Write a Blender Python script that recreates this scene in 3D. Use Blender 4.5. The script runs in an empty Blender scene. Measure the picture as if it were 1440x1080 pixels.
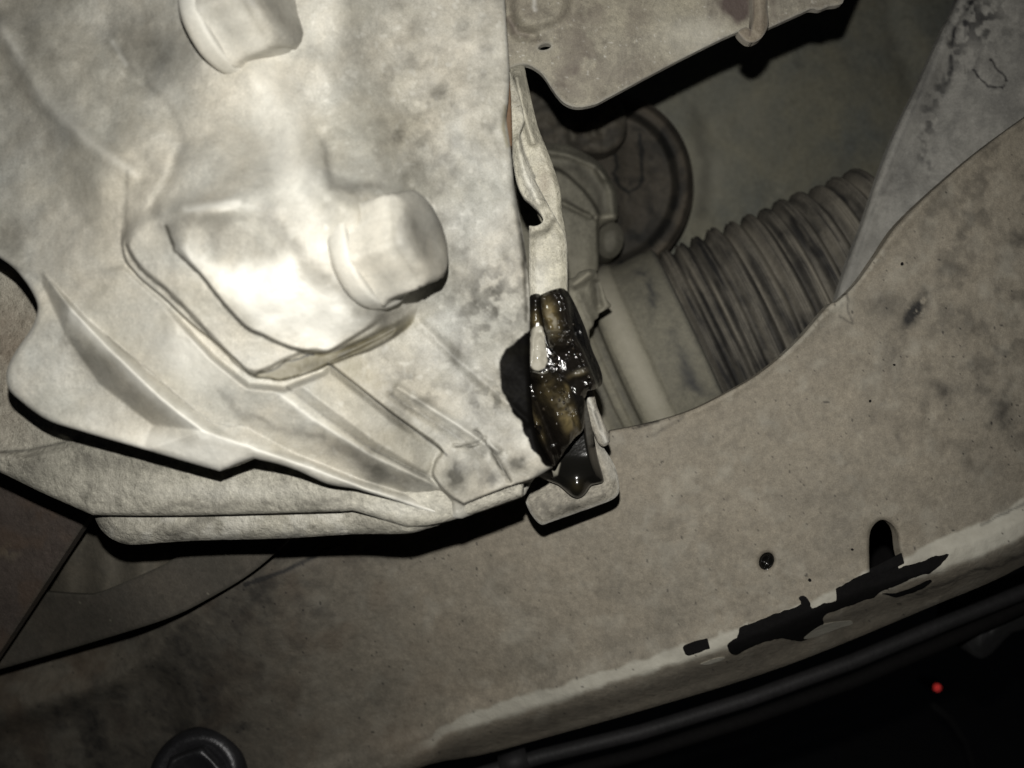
import bpy, math, random
import numpy as np
from mathutils import Vector

# ------------------------------------------------------------------ camera, world, flash, exposure
S = bpy.context.scene
C = S.collection
F = 1130.0                                   # focal length in photo pixels (1440 wide)
cam_d = bpy.data.cameras.new("camera"); cam = bpy.data.objects.new("camera", cam_d); C.objects.link(cam)
cam.rotation_euler = (math.radians(90), 0, 0)
cam_d.sensor_width = 36; cam_d.lens = 36 * F / 1440
cam_d.clip_start = 0.01; cam_d.clip_end = 60
cam_d.dof.use_dof = True; cam_d.dof.focus_distance = 0.240; cam_d.dof.aperture_fstop = 10
S.camera = cam
W = bpy.data.worlds.new("World"); S.world = W; W.use_nodes = True
W.node_tree.nodes['Background'].inputs[0].default_value = (0.55, 0.6, 0.7, 1)
W.node_tree.nodes['Background'].inputs[1].default_value = 0.012
fl = bpy.data.lights.new("phone_flash", 'SPOT'); flo = bpy.data.objects.new("phone_flash", fl); C.objects.link(flo)
flo.location = (-0.002, 0.0, 0.027); flo.rotation_euler = (math.radians(90), 0, 0)
fl.energy = 3.15; fl.color = (1.0, 0.975, 0.92); fl.shadow_soft_size = 0.0022
fl.spot_size = math.radians(125); fl.spot_blend = 1.0
S.view_settings.view_transform = 'Standard'; S.view_settings.look = 'None'
S.view_settings.exposure = 0; S.view_settings.gamma = 1
S.render.resolution_x = 1024; S.render.resolution_y = 768

# ------------------------------------------------------------------ numeric helpers (photo pixels in, metres out)
rng = np.random.RandomState(7)
_lat = rng.rand(12, 256, 256)
def vnoise(X, Y, sc, k=0):
    x = X / sc + 37.3 * (k + 1); y = Y / sc + 91.7 * (k + 1)
    xi = np.floor(x).astype(int); yi = np.floor(y).astype(int)
    fx = x - xi; fy = y - yi
    fx = fx * fx * (3 - 2 * fx); fy = fy * fy * (3 - 2 * fy)
    L = _lat[k % 12]; a = xi & 255; b = yi & 255; a1 = (a + 1) & 255; b1 = (b + 1) & 255
    return (L[a, b] * (1 - fx) + L[a1, b] * fx) * (1 - fy) + (L[a, b1] * (1 - fx) + L[a1, b1] * fx) * fy
def fbm(X, Y, sc, o=4, k=0):
    s = 0; a = 1; n = 0
    for i in range(o):
        s = s + a * vnoise(X, Y, sc / 2 ** i, k + i); n += a; a *= .55
    return s / n
def ss(a, b, x):
    t = np.clip((x - a) / (b - a), 0, 1); return t * t * (3 - 2 * t)
def seg(X, Y, pts, closed):
    pts = np.asarray(pts, float); n = len(pts)
    best = np.full(X.shape, 1e9); nx = np.zeros(X.shape); ny = np.zeros(X.shape)
    par = np.zeros(X.shape, bool)
    for i in range(n if closed else n - 1):
        x0, y0 = pts[i]; x1, y1 = pts[(i + 1) % n]
        dx, dy = x1 - x0, y1 - y0; L = dx * dx + dy * dy + 1e-12
        t = np.clip(((X - x0) * dx + (Y - y0) * dy) / L, 0, 1)
        qx = x0 + t * dx; qy = y0 + t * dy
        d = (X - qx) ** 2 + (Y - qy) ** 2
        m = d < best
        best = np.where(m, d, best); nx = np.where(m, qx, nx); ny = np.where(m, qy, ny)
        if closed and y0 != y1:
            c = ((y0 > Y) != (y1 > Y)) & (X < (x1 - x0) * (Y - y0) / (y1 - y0) + x0)
            par ^= c
    return np.sqrt(best), nx, ny, par
def sd(X, Y, poly):
    d, _, _, p = seg(X, Y, poly, True); return np.where(p, d, -d)
def ld(X, Y, pts): return seg(X, Y, pts, False)[0]
def ridge(X, Y, pts, w): return np.exp(-(ld(X, Y, pts) / w) ** 2)
def blob(X, Y, cx, cy, rx, ry=None, a=0):
    ry = ry or rx; c, s = math.cos(math.radians(a)), math.sin(math.radians(a))
    u = (X - cx) * c + (Y - cy) * s; v = -(X - cx) * s + (Y - cy) * c
    return np.exp(-((u / rx) ** 2 + (v / ry) ** 2))
def wob(X, Y, amp, sc, k=0):
    return X + amp * (fbm(X, Y, sc, 3, k) - .5) * 2, Y + amp * (fbm(X, Y, sc, 3, k + 4) - .5) * 2
def curve(pts, n=6, closed=True):
    """Catmull-Rom through the points; a point (x, y, 1) is a sharp corner"""
    P = [(p[0], p[1]) for p in pts]; sh = [len(p) > 2 for p in pts]; N = len(P); out = []
    for i in range(N if closed else N - 1):
        p1 = np.array(P[i]); p2 = np.array(P[(i + 1) % N])
        p0 = np.array(P[i - 1]) if (closed or i > 0) and not sh[i] else 2 * p1 - p2
        p3 = np.array(P[(i + 2) % N]) if (closed or i < N - 2) and not sh[(i + 1) % N] else 2 * p2 - p1
        m = max(1, min(n, int(np.hypot(*(p2 - p1)) / 3)))
        for j in range(m):
            t = j / m
            q = .5 * (2 * p1 + (p2 - p0) * t + (2 * p0 - 5 * p1 + 4 * p2 - p3) * t * t + (3 * p1 - p0 - 3 * p2 + p3) * t ** 3)
            out.append((q[0], q[1]))
    if not closed: out.append(P[-1])
    return out
def field(X, Y, ctl, sig):
    s = 0; w = 0
    for x, y, v in ctl:
        g = np.exp(-((X - x) ** 2 + (Y - y) ** 2) / (2 * sig * sig)) + 1e-9 / (((X - x) ** 2 + (Y - y) ** 2) / 1e4 + 1)
        s = s + g * v; w = w + g
    return s / w
def facets(X, Y, pts, breaks, soft=1.6):
    """depth of a faceted casting: flat planes between known points, the given chains kept as ribs and valleys"""
    from mathutils.geometry import delaunay_2d_cdt
    idx = {}; vs = []; zs = []
    def add(p):
        k = (p[0], p[1])
        if k not in idx: idx[k] = len(vs); vs.append(Vector(k)); zs.append(p[2])
        return idx[k]
    ed = []
    for ch in breaks:
        q = [add(p) for p in ch]; ed += list(zip(q[:-1], q[1:]))
    for p in pts: add(p)
    ov, oe, of, ovo, _, _ = delaunay_2d_cdt(vs, ed, [], 0, .01)
    oz = [np.mean([zs[i] for i in o]) if o else None for o in ovo]
    for i, z in enumerate(oz):
        if z is None:
            dd = sorted(((ov[i] - vs[j]).length, j) for j in range(len(vs)))[:2]
            a, b = dd; oz[i] = (zs[a[1]] * b[0] + zs[b[1]] * a[0]) / (a[0] + b[0])
    def ev(X, Y):
        out = np.full(X.shape, np.nan)
        for f in of:
            (x0, y0), (x1, y1), (x2, y2) = [tuple(ov[i]) for i in f[:3]]; z = [oz[i] for i in f[:3]]
            den = (y1 - y2) * (x0 - x2) + (x2 - x1) * (y0 - y2)
            if abs(den) < 1e-9: continue
            a = ((y1 - y2) * (X - x2) + (x2 - x1) * (Y - y2)) / den; b = ((y2 - y0) * (X - x2) + (x0 - x2) * (Y - y2)) / den; c = 1 - a - b
            m = (a >= -1e-4) & (b >= -1e-4) & (c >= -1e-4)
            out[m] = (a * z[0] + b * z[1] + c * z[2])[m]
        return out
    acc = 0
    for dx, dy in ((0, 0), (1, .3), (-1, -.3), (.3, -1), (-.3, 1), (.8, .8), (-.8, -.8), (-.8, .8), (.8, -.8)): acc = acc + ev(X + dx * soft, Y + dy * soft)
    return acc / 9
def P(px, py, d): return np.array(((px - 720) / F * d, d, -(py - 540) / F * d))

# ------------------------------------------------------------------ materials
def mix(nt, fac, a, b):
    n = nt.nodes.new('ShaderNodeMix'); n.data_type = 'RGBA'
    for s, v in ((0, fac), (6, a), (7, b)):
        if hasattr(v, 'links'): nt.links.new(v, n.inputs[s])
        else: n.inputs[s].default_value = v if s == 0 else (*v, 1)
    return n.outputs[2]
def mth(nt, op, a, b=0.0, c=None, clamp=False):
    n = nt.nodes.new('ShaderNodeMath'); n.operation = op; n.use_clamp = clamp
    for s, v in ((0, a), (1, b), (2, c)):
        if v is None: continue
        if hasattr(v, 'links'): nt.links.new(v, n.inputs[s])
        else: n.inputs[s].default_value = v
    return n.outputs[0]
def ramp(nt, v, lo, hi):
    n = nt.nodes.new('ShaderNodeMapRange'); n.clamp = True
    nt.links.new(v, n.inputs[0]); n.inputs[1].default_value = lo; n.inputs[2].default_value = hi
    return n.outputs[0]
def noise(nt, co, sc, det=4, rough=.55, dist=0.0):
    n = nt.nodes.new('ShaderNodeTexNoise'); n.inputs['Scale'].default_value = sc
    n.inputs['Detail'].default_value = det; n.inputs['Roughness'].default_value = rough
    n.inputs['Distortion'].default_value = dist
    nt.links.new(co, n.inputs['Vector']); return n.outputs['Fac']
def attr(nt, name):
    n = nt.nodes.new('ShaderNodeAttribute'); n.attribute_name = name; return n.outputs['Fac']
def dusty(name, c1, c2, dark, blotch=.5, darkamt=.5, rough=.75, bump=.5, spec=.3, scale=1.0, metal=0.0,
          pale=(.62, .61, .56), rust=(.11, .065, .035), oilcol=(.006, .005, .004), dirt_shade_col=(.05, .047, .038), speck=.35, grain=.9):
    m = bpy.data.materials.new(name); m.use_nodes = True; nt = m.node_tree
    b = nt.nodes['Principled BSDF']
    co = nt.nodes.new('ShaderNodeTexCoord').outputs['Object']
    nl = noise(nt, co, 38 * scale, 5, .6, .4); nm = noise(nt, co, 150 * scale, 6, .65, .3)
    nf = noise(nt, co, 900 * scale, 4, .6); ng = noise(nt, co, 2600, 2, .5)
    col = mix(nt, ramp(nt, nl, .5 - .25 * blotch, .5 + .25 * blotch), c1, c2)
    dk = mth(nt, 'MULTIPLY', ramp(nt, nm, .53, .74), darkamt)
    col = mix(nt, dk, col, dark)
    sp = mth(nt, 'MULTIPLY', ramp(nt, nf, .60, .72), speck)
    col = mix(nt, sp, col, tuple(min(.8, 1.6 * v) for v in c1))
    sp2 = mth(nt, 'MULTIPLY', ramp(nt, nf, .44, .30), speck * .8)
    col = mix(nt, sp2, col, dark)
    gr = nt.nodes.new('ShaderNodeHueSaturation'); nt.links.new(col, gr.inputs['Color'])
    nt.links.new(mth(nt, 'MULTIPLY_ADD', ng, .7, .65), gr.inputs['Value']); col = gr.outputs[0]
    nk = noise(nt, co, 420 * scale, 5, .7)
    gk = nt.nodes.new('ShaderNodeHueSaturation'); nt.links.new(col, gk.inputs['Color'])
    nt.links.new(mth(nt, 'MULTIPLY_ADD', nk, grain, 1 - grain * .5), gk.inputs['Value']); col = gk.outputs[0]
    edge = mth(nt, 'MULTIPLY_ADD', nm, .9, -.45)
    def am(n, soft=True):
        a = attr(nt, n)
        if not soft: return a
        return mth(nt, 'MULTIPLY', a, mth(nt, 'ADD', 1.0, edge), clamp=True)
    col = mix(nt, am('pale'), col, pale)
    col = mix(nt, am('rust'), col, rust)
    col = mix(nt, am('dirt_shade'), col, dirt_shade_col)
    oil = attr(nt, 'oil')
    oc = mix(nt, ramp(nt, nm, .52, .75), oilcol, (oilcol[0] * 2, oilcol[1] * 2, oilcol[2] * 1.5))
    col = mix(nt, oil, col, oc)
    nt.links.new(col, b.inputs['Base Color'])
    r = mth(nt, 'MULTIPLY_ADD', nf, .25, rough - .12)
    r = mth(nt, 'MULTIPLY', r, mth(nt, 'MULTIPLY_ADD', oil, -.05, 1.0))
    nt.links.new(r, b.inputs['Roughness'])
    nt.links.new(mth(nt, 'MULTIPLY_ADD', oil, -spec * .93, spec), b.inputs['Specular IOR Level']); b.inputs['Metallic'].default_value = metal
    h = mth(nt, 'ADD', mth(nt, 'MULTIPLY', nm, 1.6), mth(nt, 'ADD', mth(nt, 'MULTIPLY', nf, .6), mth(nt, 'MULTIPLY', ng, .25)))
    bp = nt.nodes.new('ShaderNodeBump'); bp.inputs['Strength'].default_value = bump
    nt.links.new(mth(nt, 'MULTIPLY_ADD', oil, -bump * .97, bump), bp.inputs['Strength'])
    bp.inputs['Distance'].default_value = .0006; nt.links.new(h, bp.inputs['Height'])
    nt.links.new(bp.outputs[0], b.inputs['Normal'])
    return m
def wet(name, c1, c2, rough=.12, bump=.42):
    m = bpy.data.materials.new(name); m.use_nodes = True; nt = m.node_tree; b = nt.nodes['Principled BSDF']
    co = nt.nodes.new('ShaderNodeTexCoord').outputs['Object']
    n1 = noise(nt, co, 160, 4, .6, .8); n2 = noise(nt, co, 1100, 2, .5)
    am = attr(nt, 'rust'); pl = attr(nt, 'pale')
    col = mix(nt, mth(nt, 'MULTIPLY', am, ramp(nt, n1, .30, .58)), c1, c2)
    col = mix(nt, pl, col, (.27, .255, .21))
    col = mix(nt, attr(nt, 'dirt_shade'), col, (.004, .004, .004))
    nt.links.new(col, b.inputs['Base Color'])
    nt.links.new(mth(nt, 'MULTIPLY_ADD', pl, .5, rough), b.inputs['Roughness'])
    b.inputs['Specular IOR Level'].default_value = .4
    b.inputs['Coat Weight'].default_value = .2; b.inputs['Coat Roughness'].default_value = .06
    bp = nt.nodes.new('ShaderNodeBump'); bp.inputs['Strength'].default_value = bump; bp.inputs['Distance'].default_value = .0006
    nt.links.new(mth(nt, 'MULTIPLY_ADD', n2, .8, n1), bp.inputs['Height']); nt.links.new(bp.outputs[0], b.inputs['Normal'])
    return m
M = dict(
    cast=dusty('dusty_cast_aluminium', (.425, .395, .33), (.345, .346, .32), (.20, .195, .17), .8, .2, bump=.2, pale=(.70, .69, .635), rust=(.20, .17, .085), speck=.2, grain=.55, rough=.6, spec=.45, oilcol=(.0022, .002, .0018)),
    cast_rear=dusty('dusty_rear_casting', (.36, .345, .285), (.29, .275, .235), (.10, .095, .075), 1, .6, bump=1.0, spec=.6, speck=.6),
    strip=dusty('dusty_sheet_steel', (.40, .38, .30), (.33, .31, .25), (.13, .12, .09), .8, .45, bump=.9, rough=.6, spec=.8, speck=.5),
    tab=dusty('dusty_tab_steel', (.27, .25, .205), (.20, .185, .155), (.07, .063, .055), .8, .75, bump=.8, spec=.4, scale=1.5, grain=1.3),
    shield=dusty('dusty_shield_steel', (.285, .262, .20), (.215, .198, .16), (.09, .082, .062), .8, .6, bump=.5, spec=.5, speck=.4, dirt_shade_col=(.07, .052, .045)),
    frame=dusty('dusty_subframe_paint', (.222, .195, .152), (.192, .173, .139), (.085, .080, .070), 1, .22, bump=.45, spec=.35, grain=1.0, pale=(.40, .385, .33), dirt_shade_col=(.018, .017, .016), speck=.22),
    wall=dusty('dusty_subframe_side', (.262, .252, .228), (.21, .206, .19), (.07, .07, .066), .9, .45, bump=.4, spec=.3, pale=(.33, .32, .29), dirt_shade_col=(.02, .02, .021), speck=.2),
    pan=dusty('dusty_floor_panel', (.19, .178, .128), (.118, .126, .115), (.055, .055, .05), 1, .4, bump=.3, pale=(.25, .24, .19), speck=.15),
    rubber=dusty('dusty_rubber', (.072, .062, .048), (.042, .038, .031), (.018, .017, .015), 1, .6, bump=.5, pale=(.14, .125, .095), dirt_shade_col=(.012, .012, .011)),
    joint=dusty('dusty_joint_metal', (.19, .18, .14), (.15, .143, .115), (.05, .048, .04), 1, .5, bump=.4, pale=(.30, .28, .22), dirt_shade_col=(.04, .037, .03)),
    collar=dusty('dusty_collar', (.225, .21, .158), (.18, .17, .132), (.08, .078, .068), 1, .4, bump=.4, pale=(.33, .31, .25), dirt_shade_col=(.05, .05, .048)),
    bellow=dusty('dusty_bellows_rubber', (.15, .136, .11), (.11, .102, .086), (.035, .033, .03), 1, .6, bump=.4, pale=(.22, .20, .16), dirt_shade_col=(.022, .021, .02)),
    brown=dusty('brown_rust_primer', (.085, .068, .058), (.066, .054, .047), (.035, .028, .024), .8, .5, bump=.5, pale=(.2, .17, .12)),
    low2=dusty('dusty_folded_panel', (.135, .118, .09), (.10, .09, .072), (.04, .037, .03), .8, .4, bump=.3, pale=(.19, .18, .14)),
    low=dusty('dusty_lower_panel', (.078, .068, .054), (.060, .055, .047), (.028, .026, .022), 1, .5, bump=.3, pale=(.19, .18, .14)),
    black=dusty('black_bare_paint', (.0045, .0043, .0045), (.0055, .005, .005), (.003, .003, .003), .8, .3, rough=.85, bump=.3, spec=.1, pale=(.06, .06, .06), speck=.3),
    dark=dusty('black_plastic', (.020, .019, .020), (.014, .014, .0145), (.008, .008, .008), .8, .3, rough=.6, bump=.3, spec=.2, pale=(.05, .05, .05), speck=.2),
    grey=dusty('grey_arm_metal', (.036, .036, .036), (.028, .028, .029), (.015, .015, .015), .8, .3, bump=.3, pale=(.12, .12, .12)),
    bolt=dusty('dark_bolt_steel', (.028, .028, .031), (.02, .02, .022), (.01, .01, .01), .8, .4, rough=.36, bump=.3, spec=.7, metal=.5, pale=(.12, .12, .12), speck=.1),
    ground=dusty('dark_asphalt', (.05, .05, .05), (.04, .04, .04), (.02, .02, .02), .8, .3, scale=.1),
    wet=wet('oil_soaked_metal', (.0065, .0055, .0045), (.155, .12, .055), .16),
    bead=wet('oil_bead', (.02, .016, .011), (.03, .024, .012), .24),
    oil=wet('black_oil', (.006, .0058, .005), (.03, .024, .012), .22, .14),
)
def emat(name, col, st):
    m = bpy.data.materials.new(name); m.use_nodes = True; b = m.node_tree.nodes['Principled BSDF']
    b.inputs['Base Color'].default_value = (*col, 1); b.inputs['Emission Color'].default_value = (*col, 1)
    b.inputs['Emission Strength'].default_value = st; return m

# ------------------------------------------------------------------ object helpers
def thing(name, label, cat, loc, group=None):
    o = bpy.data.objects.new(name, None); C.objects.link(o); o.location = loc; o.empty_display_size = .01
    o['label'] = label; o['category'] = cat
    if group: o['group'] = group
    return o
def link_mesh(name, V, faces, mat, parent, attrs=None, smooth=True, sharp_from=None, label=None):
    """faces: list of int arrays (n,4) or (n,3)"""
    org = np.array(parent.matrix_basis.translation) if parent is not None else V.mean(0)
    if parent is not None and parent.parent is not None: org = org + np.array(parent.parent.matrix_basis.translation)
    me = bpy.data.meshes.new(name)
    V = V - org
    loops = np.concatenate([f.reshape(-1) for f in faces]); tot = np.concatenate([np.full(len(f), f.shape[1]) for f in faces])
    me.vertices.add(len(V)); me.vertices.foreach_set('co', V.astype(np.float32).reshape(-1))
    me.loops.add(len(loops)); me.loops.foreach_set('vertex_index', loops.astype(np.int32))
    me.polygons.add(len(tot)); st = np.concatenate([[0], np.cumsum(tot)[:-1]])
    me.polygons.foreach_set('loop_start', st.astype(np.int32)); me.polygons.foreach_set('loop_total', tot.astype(np.int32))
    me.polygons.foreach_set('use_smooth', np.full(len(tot), smooth))
    me.update(); me.validate()
    for k, a in (attrs or {}).items():
        at = me.attributes.new(k, 'FLOAT', 'POINT'); at.data.foreach_set('value', np.clip(a, 0, 1).astype(np.float32))
    me.materials.append(mat)
    o = bpy.data.objects.new(name, me); C.objects.link(o)
    if parent is not None: o.parent = parent
    else: o.location = org
    if label: o['label'] = label
    return o
def sheet(name, poly, depth, mat, parent, step=2.0, thick=.003, rim=.0, rimw=None, marks=None, holes=(), label=None, rough_edge=0):
    """a solid plate or casting whose front face follows depth(X, Y, inside distance); real thickness behind it"""
    poly = np.array([(p[0], p[1]) for p in poly], float); x0, y0 = poly.min(0) - step; x1, y1 = poly.max(0) + step
    gx = np.arange(x0, x1 + step, step); gy = np.arange(y0, y1 + step, step)
    X, Y = np.meshgrid(gx, gy); X = X.astype(float); Y = Y.astype(float); nyy, nxx = X.shape
    Xq, Yq = X, Y
    if rough_edge: Xq, Yq = wob(X, Y, rough_edge, 14, 2)
    d, nx, ny, par = seg(Xq, Yq, poly, True); s = np.where(par, d, -d)
    ox, oy = nx - Xq, ny - Yq
    for h in holes:
        dh, hx, hy, ph = seg(X, Y, h, True); sh = np.where(ph, -dh, dh)
        m = sh < s; s = np.where(m, sh, s); ox = np.where(m, hx - X, ox); oy = np.where(m, hy - Y, oy)
    keep = s > -.5 * step
    q = keep[:-1, :-1] & keep[1:, :-1] & keep[1:, 1:] & keep[:-1, 1:]
    jj, ii = np.nonzero(q)
    idx = lambda j, i: j * nxx + i
    Q = np.stack([idx(jj, ii), idx(jj + 1, ii), idx(jj + 1, ii + 1), idx(jj, ii + 1)], 1)
    E = np.concatenate([Q[:, [0, 1]], Q[:, [1, 2]], Q[:, [2, 3]], Q[:, [3, 0]]])
    key = E[:, 0].astype(np.int64) * (nxx * nyy) + E[:, 1]; rev = E[:, 1].astype(np.int64) * (nxx * nyy) + E[:, 0]
    be = E[~np.isin(key, rev)]
    Xf = X.reshape(-1).copy(); Yf = Y.reshape(-1).copy(); sf = s.reshape(-1).copy()
    bv = np.unique(be); Xf[bv] += ox.reshape(-1)[bv]; Yf[bv] += oy.reshape(-1)[bv]; sf[bv] = 0
    used = np.unique(Q); mp = np.full(nxx * nyy, -1); mp[used] = np.arange(len(used))
    Q = mp[Q]; be = mp[be]; xs = Xf[used]; ys = Yf[used]; si = np.maximum(sf[used], 0)
    D = depth(xs, ys, si)
    if rim:
        rw = rimw or rim * F / .21
        t = np.clip(1 - si / rw, 0, 1); D = D + rim * (1 - np.sqrt(np.maximum(1 - t * t, 0)))
    V = np.stack([(xs - 720) / F * D, D, -(ys - 540) / F * D], 1)
    A = {k: np.zeros(len(xs)) for k in ('dirt_shade', 'oil', 'pale', 'rust')}
    if marks: A.update(marks(xs, ys, si))
    nb = len(V); bu = np.unique(be); m2 = np.full(nb, -1); m2[bu] = np.arange(len(bu))
    F0 = V[bu]; B0 = F0.copy(); B0[:, 1] += thick
    V2 = np.concatenate([V, F0, B0]); a = m2[be[:, 0]] + nb; b = m2[be[:, 1]] + nb; n2 = len(bu)
    Wl = np.stack([b, a, a + n2, b + n2], 1)
    # the back, a coarse fan is not needed: mirror of the front faces at the wall's rear
    VB = V.copy(); VB[:, 1] += thick; off = len(V2)
    V2 = np.concatenate([V2, VB]) if thick > .0006 and len(V) < 60000 else V2
    faces = [Q, Wl]
    if len(V2) > off: faces.append(Q[:, ::-1] + off)
    for k in A:
        e = A[k]; e = np.concatenate([e, e[bu], e[bu]]); A[k] = np.concatenate([e, A[k]]) if len(V2) > off else e
    return link_mesh(name, V2, faces, mat, parent, A, label=label)
def frame_of(axis):
    w = Vector(axis).normalized(); u = w.cross(Vector((0, 1, .2))).normalized(); v = w.cross(u)
    return np.array(u), np.array(v), np.array(w)
def lathe(name, origin, axis, prof, mat, parent, n=64, hexes=None, lump=0, marks=None, rot=0, label=None, squash=1, hexcap=1.142):
    """prof: (t, r) metres along the axis; hexes: set of ring numbers that are hexagonal"""
    u, v, w = frame_of(axis); th = np.linspace(0, 2 * math.pi, n, endpoint=False); V = []; o = np.array(origin); T = []
    for k, (t, r) in enumerate(prof):
        rr = np.full(n, r)
        if hexes and k in hexes:
            q = (th % (math.pi / 3)) - math.pi / 6; rr = r / np.cos(q); rr = np.minimum(rr, r * hexcap)
        if lump: rr = rr * (1 + lump * (vnoise(th * 3 + 9, np.full(n, t * 600), 1., 3) - .5))
        ca, sa = np.cos(th + rot), np.sin(th + rot) * squash
        V.append(o + w * t + rr[:, None] * (ca[:, None] * u + sa[:, None] * v)); T.append(np.full(n, t))
    V = np.concatenate(V); T = np.concatenate(T); A = np.arange(n); Bn = (A + 1) % n; fs = []
    for k in range(len(prof) - 1):
        fs.append(np.stack([k * n + A, k * n + Bn, (k + 1) * n + Bn, (k + 1) * n + A], 1))
    at = {k: np.zeros(len(V)) for k in ('dirt_shade', 'oil', 'pale', 'rust')}
    if marks: at.update(marks(V, T))
    return link_mesh(name, V, fs, mat, parent, at, label=label)
def tube(name, pts, r, mat, parent, n=20, label=None):
    pts = [np.array(p, float) for p in pts]; V = []; m = len(pts)
    for i, p in enumerate(pts):
        t = pts[min(i + 1, m - 1)] - pts[max(i - 1, 0)]; u, v, w = frame_of(t)
        th = np.linspace(0, 2 * math.pi, n, endpoint=False)
        rr = r[i] if hasattr(r, '__len__') else r
        V.append(p + rr * (np.cos(th)[:, None] * u + np.sin(th)[:, None] * v))
    V = np.concatenate(V); A = np.arange(n); Bn = (A + 1) % n
    fs = [np.stack([k * n + A, k * n + Bn, (k + 1) * n + Bn, (k + 1) * n + A], 1) for k in range(m - 1)]
    V = np.concatenate([V, [pts[0], pts[-1]]]); c0 = len(V) - 2
    fs.append(np.stack([np.full(n, c0), Bn, A], 1)); fs.append(np.stack([np.full(n, c0 + 1), (m - 1) * n + A, (m - 1) * n + Bn], 1))
    return link_mesh(name, V, fs, mat, parent, {k: np.zeros(len(V)) for k in ('dirt_shade', 'oil', 'pale', 'rust')}, label=label)

# ================================================================== FLOOR PANEL far behind
def pan_d(X, Y, s):
    d = .405 + .00006 * (X - 1000) + .004 * (fbm(X, Y, 160, 2, 1) - .5)
    d = d - .006 * ss(0, 60, sd(X, Y, curve([(1265, -80), (1240, 40), (1275, 130), (1300, 300), (1500, 400), (1600, -80)])))
    return d + .0008 * (fbm(X, Y, 30, 3, 5) - .5)
def pan_m(X, Y, s):
    wx, wy = wob(X, Y, 8, 20, 1)
    return dict(pale=.45 * ss(.74, .9, fbm(X, Y, 9, 2, 3)) * ss(700, 900, X) + .35 * ss(.45, .7, fbm(X, Y, 60, 4, 4)) * ss(1120, 1000, X) + .25 * blob(X, Y, 1010, 190, 90, 120),
                dirt_shade=.5 * ridge(wx, wy, [(975, 160), (995, 230), (985, 300)], 12) + .35 * ss(1050, 1250, X) * fbm(X, Y, 150, 3, 6) + .25*ridge(X,Y,[(1240,-20),(1250,60),(1275,130)],10))
t = thing('floor_panel', 'dark dusty underbody floor panel behind the bellows and above the crossmember', 'body panel', P(1080, 240, .405))
sheet('panel_skin', [(500, -260), (1700, -260), (1700, 760), (500, 760)], pan_d, M['pan'], t, 5, .002, marks=pan_m)

# ================================================================== ROUND RUBBER MOUNT
cx, cy = 853, 262
def ell(cx, cy, rx, ry, a=0, n=48):
    a = math.radians(a); return [(cx + rx * math.cos(q) * math.cos(a) - ry * math.sin(q) * math.sin(a), cy + rx * math.cos(q) * math.sin(a) + ry * math.sin(q) * math.cos(a)) for q in np.linspace(0, 2 * math.pi, n, endpoint=False)]
def mount_d(X, Y, s):
    return .372 - .006 * ss(0, 9, s) + .010 * ss(18, 34, s) - .006 * ss(50, 120, s) - .003 * ss(0, 25, sd(X, Y, curve([(790, 190), (870, 165), (885, 220), (880, 290), (900, 300), (860, 350), (780, 360)]))) + .0015 * (fbm(X, Y, 22, 3, 2) - .5)
def mount_m(X, Y, s):
    wx, wy = wob(X, Y, 3, 12, 1)
    cr = 1.2 * ridge(wx, wy, [(866, 175), (864, 215), (868, 235), (862, 245), (872, 262), (885, 271), (898, 262), (905, 250), (902, 225), (900, 190)], 2.6)
    return dict(dirt_shade=np.clip(.95 * cr + .6 * np.exp(-((s - 20 - 6 * fbm(X, Y, 30, 2, 5)) / 7) ** 2) + .5 * ss(.5, .7, fbm(X, Y, 24, 3, 8)) + .6 * ss(290, 360, Y) * ss(25, 40, s), 0, 1), pale=.16 * np.exp(-((s - 11) / 7) ** 2) * (.5 + fbm(X, Y, 20, 2, 4)), rust=.1 * np.exp(-((s - 11) / 9) ** 2))
t = thing('rubber_mount', 'round dark rubber mount with a raised rim behind the joint housing', 'rubber mount', P(cx, cy, .372))
sheet('rubber_disc', curve(ell(cx, cy, 122, 132, 8, 30)), mount_d, M['rubber'], t, 2.5, .02, marks=mount_m)

# ================================================================== JOINT HOUSING in front of the mount
t = thing('joint_housing', 'grey dusty joint housing with stepped shoulders between the strip bracket and rubber mount', 'joint housing', P(810, 300, .335))
hp = curve([(700, 195, 1), (764, 200), (800, 205), (838, 225), (856, 246), (868, 275), (868, 306), (862, 312), (845, 318), (843, 345), (841, 378), (836, 392), (838, 470, 1), (700, 470, 1)])
def hous_d(X, Y, s):
    d = .336 + .00012 * np.maximum(X - 800, 0)
    d = d - .006 * ss(-3, 3, sd(X, Y, curve([(700, 260), (770, 235), (815, 262), (842, 300), (840, 322), (838, 500), (700, 500)])))
    d = d - .004 * ridge(X, Y, [(765, 212), (800, 218), (835, 232), (850, 250)], 6) - .004 * ridge(X, Y, [(845, 240), (860, 270), (862, 300)], 7)
    d = d + .003 * ridge(X, Y, [(790, 285), (830, 305)], 4)
    d = d - .003 * ridge(X, Y, [(838, 306), (864, 306)], 5)
    return d + .002 * (fbm(X, Y, 26, 3, 3) - .5)
def hous_m(X, Y, s):
    return dict(pale=.6 * ridge(X, Y, [(840, 306), (864, 305)], 4) + .4 * ridge(X, Y, [(815, 228), (846, 248)], 3) + .35 * ss(320, 400, Y),
                dirt_shade=.5 * ridge(X, Y, [(765, 240), (810, 235), (838, 262), (845, 295)], 9) + .8 * ridge(X, Y, [(845, 322), (843, 385)], 2.5) + .5 * ridge(X, Y, [(795, 280), (835, 308)], 3) + .25 * (Y < 300))
sheet('housing_shell', hp, hous_d, M['joint'], t, 2, .03, .004, marks=hous_m)
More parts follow.
